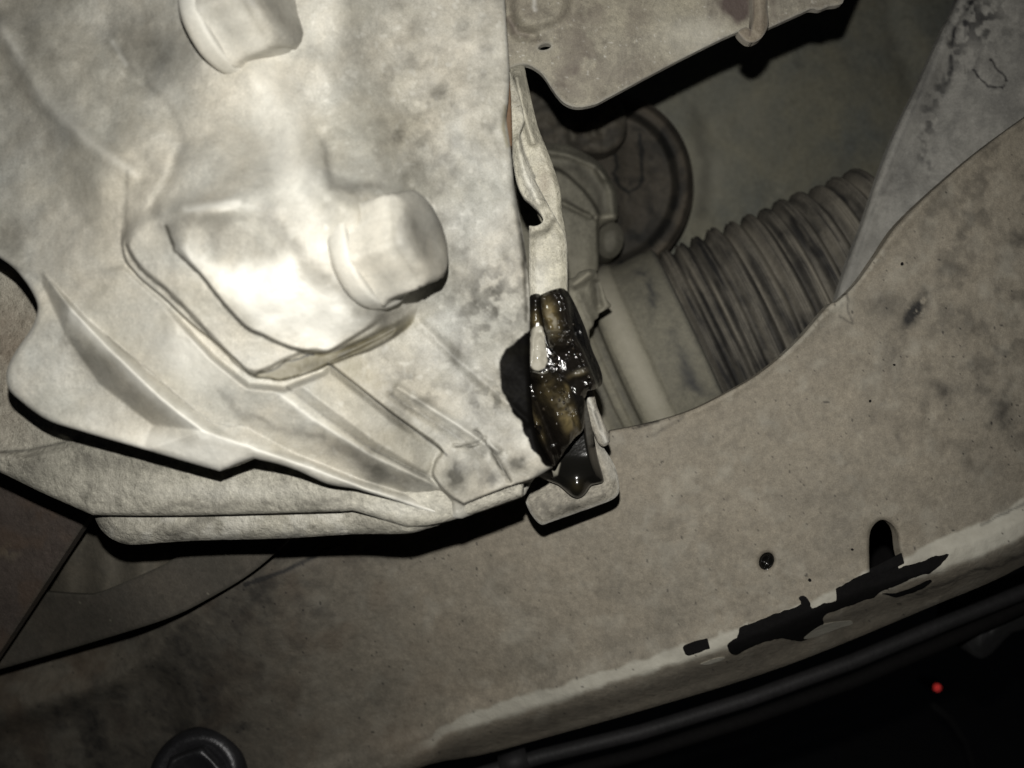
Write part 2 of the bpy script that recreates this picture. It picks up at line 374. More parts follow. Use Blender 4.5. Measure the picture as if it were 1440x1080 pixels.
sheet('round_boss', curve(ell(858, 338, 19, 26, 10, 16)), lambda X, Y, s: .345 - .003 * ss(0, 14, s) + 0 * X, M['joint'], t, 2, .02, .002,
      marks=lambda X, Y, s: dict(dirt_shade=.55 + 0 * X))
# upper lumps behind the strip
t = thing('wiring_cover', 'dark lumpy cover tucked under the notch of the upper shield', 'cover', P(800, 175, .36))
sheet('cover_shell', curve([(690, 90), (800, 90), (870, 140), (880, 190), (850, 215), (800, 210), (760, 205), (690, 210)]),
      lambda X, Y, s: .356 - .006 * fbm(X, Y, 24, 3, 2) - .004 * ridge(X, Y, [(800, 175), (805, 195)], 8) - .004 * ridge(X, Y, [(830, 172), (836, 190)], 7), M['rubber'], t, 2.5, .02, .004,
      marks=lambda X, Y, s: dict(pale=.5 * ridge(X, Y, [(800, 175), (805, 195)], 6) + .3 * fbm(X, Y, 18, 3, 6), dirt_shade=.5 * ss(.5, .7, fbm(X, Y, 16, 2, 1))))

# ================================================================== BOOT: collar and bellows, turned about one axis
A0 = P(872, 545, .372); A1 = P(1255, 372, .346); ax = A1 - A0; L = np.linalg.norm(ax); ax = ax / L
t = thing('drive_shaft_boot', 'ribbed rubber bellows boot with pale collar running behind the curved crossmember', 'rubber boot', A0)
px = L / 420.0                                               # metres per photo pixel along the axis
def radj(pr, base): return [(a * px, base * r) for a, r in pr]
R0 = .0535
prof = [(-90, .3), (-90, .86), (-60, .88), (-24, .885), (-20, .86), (-8, .85), (-4, .885), (4, .89), (8, .865), (16, .87), (22, .97), (28, 1.0), (56, 1.01), (62, 1.0), (68, .965), (80, .96), (98, .965), (112, .962), (128, .955), (131, .92), (134, .3)]
def prep(pr, k=3):
    o = []
    for (a, r), (b, q) in zip(pr[:-1], pr[1:]):
        for j in range(k): o.append((a + (b - a) * j / k, r + (q - r) * j / k))
    return o + [pr[-1]]
def coll_m(V, T):
    tt = T / px; zz = V[:, 2]
    n = fbm(V[:, 0] * 9000, V[:, 2] * 9000, 60, 3, 2)
    return dict(dirt_shade=np.clip(.75 * np.exp(-((tt - 103 + (n - .5) * 25) / 9) ** 2) * ss(.35, .6, n) + .45 * np.exp(-((tt + 12) / 9) ** 2) + .5 * np.exp(-((tt - 13) / 7) ** 2) + .25 * ss(62, 72, tt) + .45 * np.exp(-((tt - 130) / 3) ** 2), 0, 1),
                pale=.9 * np.exp(-((tt - 46) / 15) ** 2) + .3 * (tt < -20))
lathe('collar', A0, ax, radj(prep(prof), R0), M['collar'], t, 120, marks=coll_m, lump=.012)
bp = []; a = 130
rr = random.Random(4)
for k in range(12):
    w = 25 + rr.uniform(-3, 3); pk = .90 - .008 * k + rr.uniform(-.012, .012)
    bp += [(a, pk - .066), (a + w * .12, pk - .058), (a + w * .30, pk - .02), (a + w * .42, pk - .004), (a + w * .52, pk - .022), (a + w * .64, pk), (a + w * .76, pk - .01), (a + w * .93, pk - .060)]; a += w
def bel_m(V, T):
    q = V[:, 2] * 3000 + V[:, 1] * 900; n = fbm(T / px, q * 1.0, 60, 3, 5); n2 = fbm(T / px * 5, q * .35, 30, 3, 1)
    return dict(dirt_shade=np.clip(ss(.45, .7, n2) * .75 + .45 * ss(.5, .7, n), 0, 1), pale=.5 * ss(.55, .8, 1 - n2))
lathe('bellows', A0, ax, radj(prep(bp, 2), R0 * 1.02), M['bellow'], t, 160, marks=bel_m, lump=.01)

# ================================================================== SMALL CRUMPLED CLAMP beside the oily clip
t = thing('hose_clamp', 'crumpled grey clamp end with a stepped edge right of the oily clip', 'clamp', P(825, 440, .29))
def clamp_d(X, Y, s):
    return .288 + .00015 * (X - 800) - .004 * ridge(X, Y, [(808, 400), (828, 385)], 7) + .004 * ridge(X, Y, [(838, 400), (842, 430)], 7) - .002 * ridge(X, Y, [(815, 415), (835, 460)], 6) + .0016 * (fbm(X, Y, 12, 3, 2) - .5)
sheet('clamp_band', curve([(740, 392, 1), (800, 392), (815, 382), (832, 378), (840, 385), (848, 405), (853, 420), (861, 430, 1), (842, 441, 1), (841, 447), (836, 450, 1), (834, 458), (829, 464, 1), (826, 540, 1), (740, 540, 1)], 4), clamp_d, M['joint'], t, 1.5, .006, .0015,
      marks=lambda X, Y, s: dict(dirt_shade=.55 * ridge(X, Y, [(838, 396), (842, 425)], 6) + .3 * ridge(X, Y, [(806, 400), (818, 425), (828, 455)], 3), pale=.45 * ridge(X, Y, [(812, 398), (828, 388)], 5) + .3))

# ================================================================== CROSSMEMBER
fold = curve([(300, 1140), (420, 1103), (540, 1062), (600, 1038), (640, 1012), (760, 972), (870, 938), (960, 910), (1040, 882), (1150, 838), (1230, 800), (1330, 755), (1440, 703), (1560, 640)], 6, False)
def fold_s(X, Y):
    """signed distance beyond the fold line, positive below it"""
    fx = np.array([p[0] for p in fold]); fy = np.array([p[1] for p in fold])
    return (Y - np.interp(X, fx, fy)) * .92
mctl = [(1440, 100, .262), (1440, 400, .255), (1200, 420, .260), (1050, 560, .262), (1000, 700, .262), (1300, 650, .252), (1200, 800, .256), (900, 620, .266),
        (800, 720, .270), (850, 900, .276), (650, 800, .284), (600, 1000, .300), (450, 850, .287), (300, 900, .300), (150, 960, .325), (0, 1000, .345), (200, 1080, .345), (420, 1060, .320), (300, 760, .272), (500, 740, .272), (1500, 700, .25), (1050, 900, .262)]
def cross_d(X, Y, s=0):
    d = field(X, Y, mctl, 110)
    d = d - .007 * ss(-6, 34, sd(X, Y, curve([(-80, 980), (60, 950), (150, 930), (205, 880), (250, 840), (420, 770), (900, 700), (900, 1200), (330, 1130), (230, 960), (150, 990), (-80, 1060)]))) * ss(520, 380, X)
    f = fold_s(X, Y)
    f = f - 30 * ss(1150, 1420, X)
    d = d - .0022 * ss(-26, -2, f) + .0105 * ss(14, 56, f) + .017 * ss(30, 92, f)
    d = d + .0010 * (fbm(X, Y, 70, 3, 1) - .5) + .0004 * (fbm(X, Y, 12, 3, 6) - .5)
    up = ld(X, Y, [(975, 575), (1060, 530), (1130, 470), (1175, 425), (1230, 360), (1330, 250), (1460, 150)])
    return d - .0012 * np.exp(-(up / 9) ** 2)
mpoly = curve([(845, 640, 1), (858, 606, 1), (900, 598), (940, 588), (975, 576), (1010, 559), (1060, 531), (1100, 500), (1132, 468), (1166, 429), (1178, 424), (1205, 398), (1232, 360), (1265, 313), (1330, 252), (1400, 195), (1520, 110, 1),
               (1600, 690, 1), (1440, 795), (1300, 857), (1100, 938), (900, 1000), (700, 1056), (560, 1096), (420, 1250, 1), (-500, 1300, 1), (-500, 1080, 1), (-120, 952), (0, 922), (150, 878), (240, 849), (295, 822), (350, 789), (395, 750), (440, 690, 1), (845, 680, 1)])
hole = curve(ell(1078, 789, 10.5, 13, 25, 14)); slot = curve([(1223, 812, 1), (1222, 770), (1224, 747), (1233, 734), (1243, 731), (1255, 738), (1262, 750), (1265, 775), (1269, 790, 1), (1250, 800)])
def cross_m(X, Y, s):
    wx, wy = wob(X, Y, 5, 16, 1); f = fold_s(X, Y); n = fbm(X, Y, 26, 4, 2); nf = fbm(X, Y, 7, 2, 4)
    wide = 12 + 26 * ss(1100, 1420, X) + 5 * ss(620, 700, X)
    pale = .85 * ss(-3, 3, f + (n - .5) * 16) * ss(wide + 8, wide - 1, f + (n - .5) * 14) * ss(560, 640, X + 0 * Y)
    pale = pale + .35 * blob(wx, wy, 1185, 425, 16, 24) + .3 * ridge(wx, wy, [(1100, 500), (1130, 472), (1175, 428), (1240, 355)], 5) * (nf > .4) + .22 * ss(.5, .85, fbm(X, Y, 26, 4, 8))
    dirt_shade = 1.3 * blob(wx, wy, 1284, 440, 10, 27, 32) * ss(.25, .5, nf + .1) + .4 * blob(wx, wy, 1330, 550, 16, 12) + .35 * blob(wx, wy, 1240, 430, 24, 16) + .45 * blob(wx, wy, 1262, 612, 5) \
        + .8 * ridge(X, Y, [(890, 603), (925, 592)], 2.2) * ss(888, 900, X) + .35 * ridge(X, Y, [(918, 612), (960, 588)], 3) + .42 * ss(.48, .75, n) * ss(1150, 1400, X) * ss(720, 560, Y) + .16 * ss(.5, .8, fbm(X, Y, 40, 4, 11)) \
        + .5 * ridge(wx, wy, [(1190, 412), (1193, 440), (1200, 455), (1178, 447)], 1.8) + .2 * blob(X, Y, 1420, 640, 60, 90) + .7 * (fbm(X, Y, 4, 1, 7) > .965)
    dirt_shade = dirt_shade + .10 * ss(20, 45, f) + .62 * ss(760, 330, X + .25 * (Y - 800)) + .12 * ss(480, 250, X) * ss(.4, .6, fbm(X, Y, 90, 3, 3)) - .22 * ss(-6, 10, sd(wx, wy, [(40, 930), (180, 900), (300, 850), (250, 880), (205, 950), (100, 985), (-80, 1020), (-80, 960)])) + .6 * ridge(X, Y, [(345, 822), (400, 803), (440, 783), (475, 764)], 2.6)  # plate darkens towards the lower left and beyond the fold
    dirt_shade = dirt_shade + .6 * ridge(wx, wy, [(1290, 836), (1330, 822), (1370, 800), (1400, 798), (1460, 770)], 2.0) + .5 * ridge(wx, wy, [(1380, 738), (1440, 706)], 2)
    rust = .45 * ss(.5, .75, fbm(X, Y, 60, 3, 9)) * ss(800, 200, X) + .25 * blob(X, Y, 560, 1040, 60, 30)
    return dict(pale=pale, dirt_shade=dirt_shade, rust=rust)
cm = thing('crossmember', 'large dusty painted steel crossmember with a curved cut-out and black chips along its folded edge', 'crossmember', P(1000, 750, .26))
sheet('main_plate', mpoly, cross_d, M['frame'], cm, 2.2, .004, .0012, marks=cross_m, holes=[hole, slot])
# added black sheets standing in for the shade inside the two openings
sheet('dark_backing', [(1040, 700), (1330, 700), (1330, 830), (1040, 830)], lambda X, Y, s: cross_d(X, Y) + .12, M['black'], cm, 8, .002)
sheet('hole_dark_fill', curve(ell(1078.5, 789.5, 10, 12.5, 25, 14)), lambda X, Y, s: cross_d(X, Y) + .0012 + .002 * ss(0, 9, s), M['oil'], cm, 1.2, .001)
# bare black paint where the dust has been washed away
def chip(poly, name='paint_chip', off=.0005, mat='black', re=2.5, label=None):
    sheet(name, curve(poly, 4), lambda X, Y, s: cross_d(X, Y) - off + 0 * s, M[mat], cm, 1.5, .0004, rough_edge=re, label=label)
chip([(1026, 916, 1), (1024, 906), (1036, 898, 1), (1040, 883, 1), (1100, 861), (1127, 850), (1124, 842), (1131, 837), (1138, 844), (1142, 855), (1158, 850), (1176, 846, 1), (1177, 828, 1), (1226, 802), (1262, 784), (1262, 800, 1), (1300, 788), (1334, 778, 1),
      (1326, 790), (1312, 804), (1288, 812), (1240, 832), (1224, 842, 1), (1180, 857), (1160, 866), (1158, 880), (1146, 893), (1130, 901), (1110, 900), (1090, 899), (1050, 914), (1034, 920)], label='long black chipped strip where the dust has washed off the folded edge')
chip([(963, 918, 1), (963, 908), (995, 897, 1), (999, 912, 1), (968, 922)], re=1)
chip([(1240, 836, 1), (1270, 832), (1310, 815), (1306, 822), (1285, 833), (1262, 839)], re=1.5, off=.0009)
chip([(1223, 800, 1), (1268, 778, 1), (1272, 792, 1), (1226, 812, 1)], re=.5, off=.0008)
chip(ell(1139, 816, 2.4, 2.4, 0, 8), re=0); chip(ell(1199, 773, 1.8, 1.6, 0, 8), re=0); chip(ell(1269, 371, 2, 2.6, 0, 8), re=0, off=.0006)
chip(ell(1224, 564, 1.6, 2, 0, 8), re=0, off=.0006)
chip(ell(1258, 513, 1.8, 1.4, 0, 8), re=0, off=.0006)
# lifted flakes along the fold
for pl in ([(1130, 898), (1150, 882), (1168, 876), (1198, 873), (1200, 877), (1176, 885), (1150, 895)], [(985, 934), (1010, 925), (1020, 926), (1000, 934)]):
    sheet('paint_flake', curve(pl, 4), lambda X, Y, s: cross_d(X, Y) - .0006 + 0 * s, M['frame'], cm, 1.5, .0004, marks=lambda X, Y, s: dict(pale=.7 + 0 * X))
# inner side wall of the crossmember
wpoly = curve([(1372, -80, 1), (1346, 0), (1325, 45), (1290, 122), (1262, 180), (1238, 240), (1212, 318), (1192, 370), (1170, 440, 1), (1240, 480, 1), (1560, 260, 1), (1560, -80, 1)])
def wall_d(X, Y, s):
    d = .292 + .012 * ss(0, 8, s) * 0 + .00003 * (1400 - X)
    return d - .001 * np.exp(-((s - 10) / 8) ** 2) + .012 * ss(0, 120, sd(X, Y, [(1560, 60), (1300, 300), (1180, 440), (1560, 440)])) * 0 + .0014 * (fbm(X, Y, 40, 3, 2) - .5) + .002*ridge(X,Y,[(1345,60),(1320,170),(1300,240)],22)
def wall_m(X, Y, s):
    wx, wy = wob(X, Y, 7, 14, 1); wx2, wy2 = wob(X, Y, 4, 9, 5)
    st = fbm(X * 3.2 + Y * .4, Y * .5, 26, 3, 3); nn = fbm(X, Y, 10, 2, 7)
    dirt_shade = 1.0 * ridge(wx2, wy2, [(1368, 98), (1378, 112), (1392, 122), (1408, 124), (1416, 112), (1402, 96), (1392, 84)], 1.6) \
        + .9 * blob(wx, wy, 1372, 30, 40, 36) * ss(.42, .56, nn) + .9 * blob(wx, wy, 1355, 75, 22, 40, 8) * ss(.5, .62, st) + .55 * ridge(wx, wy, [(1348, 70), (1335, 110), (1312, 140), (1300, 200), (1305, 235)], 11) * ss(.40, .6, nn) \
        + .5 * ridge(wx2, wy2, [(1335, 60), (1355, 20), (1372, -5)], 3) + .35 * ridge(wx, wy, [(1240, 270), (1255, 250)], 5) + .3 * blob(wx, wy, 1345, 165, 12, 14)
    dirt_shade = dirt_shade + .25 * ss(.5, .75, fbm(X, Y, 50, 3, 9)) + .3 * ridge(X, Y, [(1350, -10), (1290, 140), (1240, 262), (1205, 360)], 2.5)
    return dict(dirt_shade=dirt_shade, pale=.5 * ridge(wx2, wy2, [(1296, 176), (1312, 172), (1316, 166)], 2) + .25 * np.exp(-((s - 14) / 7) ** 2) + .2 * ss(200, 400, Y))
sheet('side_wall', wpoly, wall_d, M['wall'], cm, 2.2, .003, .001, marks=wall_m)

# ================================================================== LOWER LEFT PANELS
t = thing('overlapped_panel', 'dim overlapping sheet panels with dark seams below the casing at lower left', 'body panel', P(200, 820, .35))
def lowd(X, Y, s): return .003 + field(X, Y, [(400, 760, .262), (250, 830, .272), (60, 900, .295), (0, 930, .300), (150, 780, .272), (-50, 960, .31)], 80) + .0008 * (fbm(X, Y, 40, 3, 2) - .5)
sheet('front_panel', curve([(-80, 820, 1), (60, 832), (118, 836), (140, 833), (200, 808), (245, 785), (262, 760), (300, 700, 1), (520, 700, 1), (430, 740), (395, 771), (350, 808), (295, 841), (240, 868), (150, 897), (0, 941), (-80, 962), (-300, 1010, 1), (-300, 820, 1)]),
      lowd, M['low'], t, 2.5, .002, .0008, marks=lambda X, Y, s: dict(dirt_shade=.6 * np.exp(-(s / 3) ** 2) + .3 * ss(.45, .7, fbm(X, Y, 50, 3, 1)), pale=.8 * (fbm(X, Y, 6, 1, 3) > .97)))
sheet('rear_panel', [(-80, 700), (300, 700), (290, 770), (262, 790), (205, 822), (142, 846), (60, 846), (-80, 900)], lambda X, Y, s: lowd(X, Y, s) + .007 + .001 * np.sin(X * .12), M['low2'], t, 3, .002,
      marks=lambda X, Y, s: dict(dirt_shade=.3 + .3 * ss(.4, .7, fbm(X * 4, Y * .6, 40, 3, 2))))
t = thing('rusty_plate', 'flat brown rusty plate with a straight slanting edge at lower left', 'steel plate', P(20, 790, .265))
sheet('plate', [(-400, 400), (205, 600), (118, 738), (1, 916), (-300, 1360)], lambda X, Y, s: .268 - .00006 * (X) + .00008 * np.maximum(Y - 720, 0) + .0006 * (fbm(X, Y, 26, 3, 3) - .5), M['brown'], t, 2.5, .004, .0006,
      marks=lambda X, Y, s: dict(rust=.25 * ss(.45, .7, fbm(X, Y, 40, 3, 2)), pale=.5 * blob(*wob(X, Y, 6, 8, 1), 12, 775, 14, 10) * ss(.45, .6, fbm(X, Y, 8, 2, 4)), dirt_shade=.5*np.exp(-(s/4)**2)))

# ================================================================== REAR CASTING under the main casing
t = thing('bell_housing', 'rear grey casting with a long bottom flange under the bright gearbox casing', 'engine casting', P(300, 690, .218))
def rear_d(X, Y, s):
    d = field(X, Y, [(0, 420, .228), (0, 560, .224), (0, 660, .222), (130, 720, .219), (300, 700, .216), (480, 700, .209), (575, 740, .206), (620, 735, .206), (700, 700, .208), (300, 600, .218)], 80)
    d = d - .0022 * ss(-2, 12, sd(X, Y, curve([(-80, 640), (20, 636), (60, 630), (90, 622), (140, 600), (700, 600), (700, 900), (-80, 900)])))
    d = d + .0016 * ss(40, 0, s) + .0014 * (fbm(X, Y, 40, 3, 2) - .5) + .0006 * (fbm(X, Y, 9, 3, 6) - .5)
    return d
def rear_m(X, Y, s):
    wx, wy = wob(X, Y, 10, 26, 3)
    return dict(rust=.45 * blob(wx, wy, 10, 480, 60, 80) * 1.2 + .2 * blob(wx, wy, 0, 600, 40, 40), dirt_shade=.5 * blob(wx, wy, 175, 650, 70, 14, 5) + .35 * blob(wx, wy, 60, 660, 40, 22) + .75 * ridge(X, Y, [(0, 636), (40, 633), (90, 622)], 2.2)
                + .35 * ridge(wx, wy, [(100, 600), (130, 660), (125, 700)], 7) + .4 * ridge(wx, wy, [(230, 716), (400, 708), (480, 704)], 6) * (1 - ss(480, 520, X)), pale=.35 * blob(wx, wy, 560, 715, 60, 14) + .25 * blob(wx, wy, 330, 690, 120, 14))
sheet('rear_shell', curve([(-120, 300, 1), (300, 300, 1), (740, 640, 1), (735, 698, 1), (690, 714), (650, 727), (620, 735), (600, 739), (572, 741, 1), (540, 731), (505, 720), (488, 717), (478, 719), (300, 724), (200, 725), (130, 724, 1), (60, 693), (0, 664), (-120, 610, 1)]),
      rear_d, M['cast_rear'], t, 2, .012, .002, marks=rear_m)
sheet('bottom_flange', curve([(100, 600, 1), (128, 716, 1), (134, 730), (145, 748), (162, 760), (185, 766), (230, 763), (280, 760), (400, 757), (500, 751), (572, 750), (605, 742), (640, 731), (690, 716), (735, 700, 1), (700, 600, 1)]),
      lambda X, Y, s: rear_d(X, Y, 50) + .0080 - .005 * ss(490, 580, X) + .0022 * ss(22, 0, s), M['cast_rear'], t, 2, .012, .002,
      marks=lambda X, Y, s: dict(dirt_shade=.5 * ridge(*wob(X, Y, 5, 16, 1), [(240, 755), (265, 740), (290, 728)], 8) + .45 * ss(14, 2, s) * ss(.4, .6, fbm(X, Y, 20, 3, 3)), pale=.3 * ss(.5, .7, fbm(X, Y, 30, 3, 6))))

# ================================================================== MAIN GEARBOX CASING
Acast = thing('gearbox_casing', 'bright pale cast gearbox casing with bosses and ribs filling the upper left', 'gearbox casing', P(400, 330, .20))
P1 = curve([(262, 255), (238, 285), (233, 318), (245, 350), (280, 386), (315, 430), (345, 461), (372, 474), (402, 488), (432, 495), (456, 498), (480, 486), (518, 463), (572, 432), (600, 405), (600, 300), (520, 230), (400, 200), (320, 215)])
P2 = curve([(190, 215), (179, 250), (177, 300), (178, 345), (195, 376), (232, 408), (270, 446), (310, 490), (340, 518), (358, 526, 1), (378, 520), (402, 508), (436, 495), (470, 495), (530, 470), (590, 425), (610, 380), (600, 250), (500, 180), (350, 120), (240, 150)])
P3 = curve([(330, 505), (352, 528), (378, 533), (398, 535), (440, 523), (462, 513), (492, 502), (522, 492), (560, 471), (579, 457, 1), (590, 430), (620, 380), (610, 240), (500, 160), (340, 110), (220, 140), (175, 230), (172, 345), (190, 385), (228, 418), (268, 455)])
PR = curve([(462, 511, 1), (500, 541), (560, 588), (618, 630), (612, 648), (608, 665), (616, 682), (632, 698), (652, 710, 1), (700, 691), (722, 683), (753, 673), (779, 657, 1), (860, 600), (860, 300), (700, 380), (600, 420), (560, 460)])
actl = [(-40, -40, .199), (0, 300, .196), (150, 100, .194), (350, 150, .189), (400, 40, .190), (600, 100, .204), (700, 100, .207), (650, 300, .205), (740, 400, .208), (700, 550, .205), (765, 650, .204), (660, 690, .203), (560, 700, .205), (620, 725, .206),
        (500, 680, .202), (300, 650, .191), (100, 590, .187), (20, 520, .189), (60, 430, .192), (250, 550, .189), (150, 450, .187), (400, 560, .193), (240, 240, .186), (330, 330, .184), (450, 200, .190), (540, 600, .200), (600, 540, .204), (500, 350, .188), (720, 690, .207), (-60, 150, .20)]
R1 = [(60, 380, .1925), (98, 432, .1865), (160, 497, .1835), (228, 562, .1838), (285, 606, .1862), (350, 628, .1880), (430, 655, .1925), (520, 690, .1990), (600, 718, .2040), (642, 730, .2060)]
R1b = [(60, 380, .1925), (118, 444, .1890), (200, 514, .1885), (296, 594, .1905), (345, 600, .1915), (420, 640, .1965), (500, 672, .2020), (590, 700, .2060), (642, 730, .2060)]
R2 = [(358, 532, .1850), (400, 560, .1872), (440, 590, .1900), (520, 640, .1955), (600, 676, .2010), (628, 690, .2050)]
R3 = [(418, 538, .1868), (470, 578, .1905), (530, 622, .1950), (600, 664, .2022)]
R3b = [(404, 545, .1885), (462, 590, .1928), (524, 632, .1974), (604, 672, .2046)]
VAL = [(60, 400, .1935), (92, 470, .1905), (140, 540, .1925), (215, 598, .1925), (285, 606, .1862)]
OUT = [(-130, 330, .200), (10, 369, .1945), (52, 425, .1915), (42, 465, .1905), (10, 520, .1895), (14, 548, .1900), (66, 592, .1905), (200, 634, .1905), (312, 663, .1915), (356, 645, .1900), (430, 668, .1940), (515, 694, .2000), (600, 722, .2045), (645, 735, .2065)]
UP = [(60, 380, .1925), (120, 300, .1935), (185, 370, .1860), (232, 415, .1850), (300, 490, .1850), (350, 528, .1850), (400, 532, .1870), (462, 516, .1935), (560, 593, .1985), (622, 636, .2040), (610, 668, .2055), (640, 706, .2070)]
LOWP = [(-160, 380), (40, 372), (120, 380), (175, 372), (232, 425), (300, 500), (350, 540), (400, 545), (455, 522), (463, 514), (560, 592), (620, 634), (606, 668), (636, 704), (652, 760), (-160, 760)]
def cast_d(X, Y, s):
    d = field(X, Y, actl, 62)
    wx, wy = wob(X, Y, .8, 44, 2)
    low = ss(-3, 9, sd(wx, wy, LOWP))
    dl = facets(wx, wy, [(-160, 800, .195), (700, 800, .21), (-160, 300, .2), (700, 560, .2), (250, 470, .1845), (470, 548, .1925)], [R1, R1b, R2, R3, R3b, VAL, OUT, UP])
    dl = np.where(np.isnan(dl), d, dl)
    lo = ss(-60, 60, (Y - 330) - (X - 300) * .35)              # lower left sides are crisp, the others melt into the casting
    d = d - .0040 * ss(-1.5, 6 + 110 * (1 - lo), sd(wx, wy, P2)) * (1 - .45 * lo) * ss(100, 260, Y)
    d = d - .0040 * ss(-1.5, 4.5 + 70 * (1 - lo), sd(wx, wy, P1)) * (1 - .3 * lo) * ss(200, 320, Y + .3 * X - 60)
    d = d - .0034 * ss(-1, 2.5 + 120 * (1 - lo), sd(wx, wy, P3))
    d = d - .0022 * ss(-1.5, 3, sd(X, Y, PR)) * ss(430, 520, Y)
    up = d; up_only = 1 - low
    # ribs and folds
    d = d + .0010 * ridge(wx, wy, [(178, 110), (200, 120), (240, 160), (256, 200), (240, 245), (214, 292)], 9)
    d = d - .0018 * ridge(wx, wy, [(0, 35), (60, 140), (120, 195), (182, 240)], 14) - .0014 * ridge(wx, wy, [(560, 545), (640, 595), (700, 634)], 5) + .0008 * ridge(wx, wy, [(550, 556), (630, 606), (680, 640)], 6) - .0009 * ridge(wx, wy, [(590, 455), (660, 520), (742, 592)], 7)
    d = d + .0009 * ridge(X, Y, [(640, 626), (660, 627), (672, 624), (682, 616)], 2.5) + .0011 * ridge(X, Y, [(668, 606), (684, 622), (700, 648), (717, 677)], 3.2)
    d = d - .0016 * blob(X, Y, 645, 670, 30, 26) - .0014 * blob(X, Y, 735, 655, 30, 20)
    d = d + .0012 * ridge(wx, wy, [(455, 190), (470, 250), (520, 255), (570, 262), (600, 300)], 10)
    d = d - .0030 * blob(X, Y, 500, 322, 46, 70, -22) - .0030 * blob(X, Y, 316, 10, 50, 74, -22)
    d = d - .0035 * blob(X, Y, 300, 295, 60, 16, -5) - .0030 * ridge(wx, wy, [(355, 110), (400, 150), (420, 220), (470, 280)], 26)
    d = d + .0010 * ridge(X, Y, [(722, 215), (724, 260), (730, 310), (738, 360), (742, 450)], 3)
    d = d * (1 - low) + dl * low
    d = d + .0105 * ss(632, 735, X) * ss(1.5, -1.5, sd(X, Y, PR)) * ss(640, 670, Y)
    d = d + .0048 * (fbm(X, Y, 100, 2, 1) - .5) * (1 - .75 * low) + .0006 * (fbm(X, Y, 34, 2, 5) - .5) * (1 + ss(600, 300, X)) * (1 - .5 * low) + .00025 * (fbm(X, Y, 9, 3, 8) - .5)
    return d
OIL = curve([(750, 462, 1), (732, 474), (722, 484), (712, 490), (705, 503), (702, 520), (704, 540), (712, 562), (722, 582), (731, 592), (735, 602), (740, 615), (748, 632), (757, 640), (764, 652), (780, 659, 1), (830, 660), (830, 470)])  # oil stain with the clip's shadow merged into the same black
def cast_m(X, Y, s):
    wx, wy = wob(X, Y, 12, 34, 3); w2x, w2y = wob(X, Y, 3, 12, 7)
    n = fbm(X, Y, 22, 4, 2); g = fbm(X, Y, 6, 2, 4)
    def ln(p, w): return ridge(w2x, w2y, p, w)
    oil = ss(-1.2, 1.2, sd(*wob(X, Y, 2.5, 9, 1), OIL))
    dirt_shade = .55 * blob(wx, wy, 118, 505, 44, 22, 42) + .4 * blob(wx, wy, 190, 568, 44, 20, 35) + .75 * ln([(233, 318), (245, 350), (280, 386), (315, 430), (345, 461), (372, 474), (402, 488), (440, 497)], 2.2) \
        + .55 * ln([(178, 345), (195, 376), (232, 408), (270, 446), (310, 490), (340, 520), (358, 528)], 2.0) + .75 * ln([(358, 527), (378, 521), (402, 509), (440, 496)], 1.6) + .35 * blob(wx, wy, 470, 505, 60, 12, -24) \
        + .85 * ridge(X, Y, [(462, 512), (500, 542), (560, 589), (620, 632), (628, 640)], 1.5) + .55 * blob(wx, wy, 545, 668, 60, 16, 24) + .45 * blob(wx, wy, 480, 635, 40, 12, 25) + .8 * blob(w2x, w2y, 641, 668, 13, 20) * (.5 + g) + .6 * blob(w2x, w2y, 694, 674, 13, 10) * (.5 + g) + .7 * blob(w2x, w2y, 728, 652, 18, 10) * (.5 + g) \
        + .7 * ln([(640, 627), (660, 628), (672, 625)], 1.5) + .65 * ln([(668, 606), (684, 622), (700, 648), (717, 677)], 1.8)  + .35 * blob(wx, wy, 570, 545, 50, 30, 40) * ss(.4, .6, n) \
        + .4 * ln([(150, 472), (200, 514), (296, 594), (345, 600)], 1.6) * .9 + .35 * ridge(wx, wy, [(315, 550), (345, 590), (400, 600), (450, 615)], 6) \
        + .6 * blob(wx, wy, 700, 430, 48, 56) * ss(.38, .62, fbm(X, Y, 13, 3, 4)) + .35 * blob(wx, wy, 690, 560, 40, 30) * ss(.45, .62, fbm(X, Y, 10, 3, 9)) + .3 * blob(wx, wy, 590, 170, 60, 80) * ss(.35, .65, n) + .22 * ss(.42, .8, n) * ss(500, 700, X) + .12 * ss(.45, .7, fbm(X, Y, 90, 3, 8)) \
        + .12 * ridge(wx, wy, [(150, 60), (200, 110), (240, 160), (256, 200), (240, 245), (214, 292)], 5) + .22 * blob(wx, wy, 60, 120, 70, 90) + .22 * blob(wx, wy, 230, 60, 50, 50) + .3 * ridge(wx, wy, [(455, 200), (470, 268), (520, 262)], 6) \
        + .4 * ridge(X, Y, [(722, 215), (724, 260), (730, 310), (738, 360), (742, 440)], 2)+.3*ln([(178,240),(177,345)],3)+.3*blob(wx,wy,10,330,30,30)  # grime and stains; the line under the right-hand step paints in its shadow
    dirt_shade = dirt_shade + .16 * ss(430, 560, X) + .18 * ss(.42, .68, fbm(X, Y, 30, 4, 10)) * ss(430, 560, X) + .14 * blob(X, Y, 690, 560, 90, 90) + .34 * ridge(wx, wy, [(375, 300), (425, 365), (500, 430), (530, 452)], 14) + .30 * blob(wx, wy, 290, 335, 60, 34, 20) + .30 * blob(wx, wy, 225, 70, 90, 60) + .22 * ss(420, 60, X + .6 * Y) \
        + .40 * ss(-1, 3, sd(w2x, w2y, P3)) * ss(3, -3, sd(w2x, w2y, P2)) * ss(490, 520, Y + .35 * (X - 380)) + .14 * ss(.4, .7, fbm(X, Y, 44, 4, 5)) * ss(700, 300, Y) + .25 * ridge(wx, wy, [(215, 215), (225, 300), (240, 330)], 12)  # valley and boss side-wall shade painted in; upper left made darker
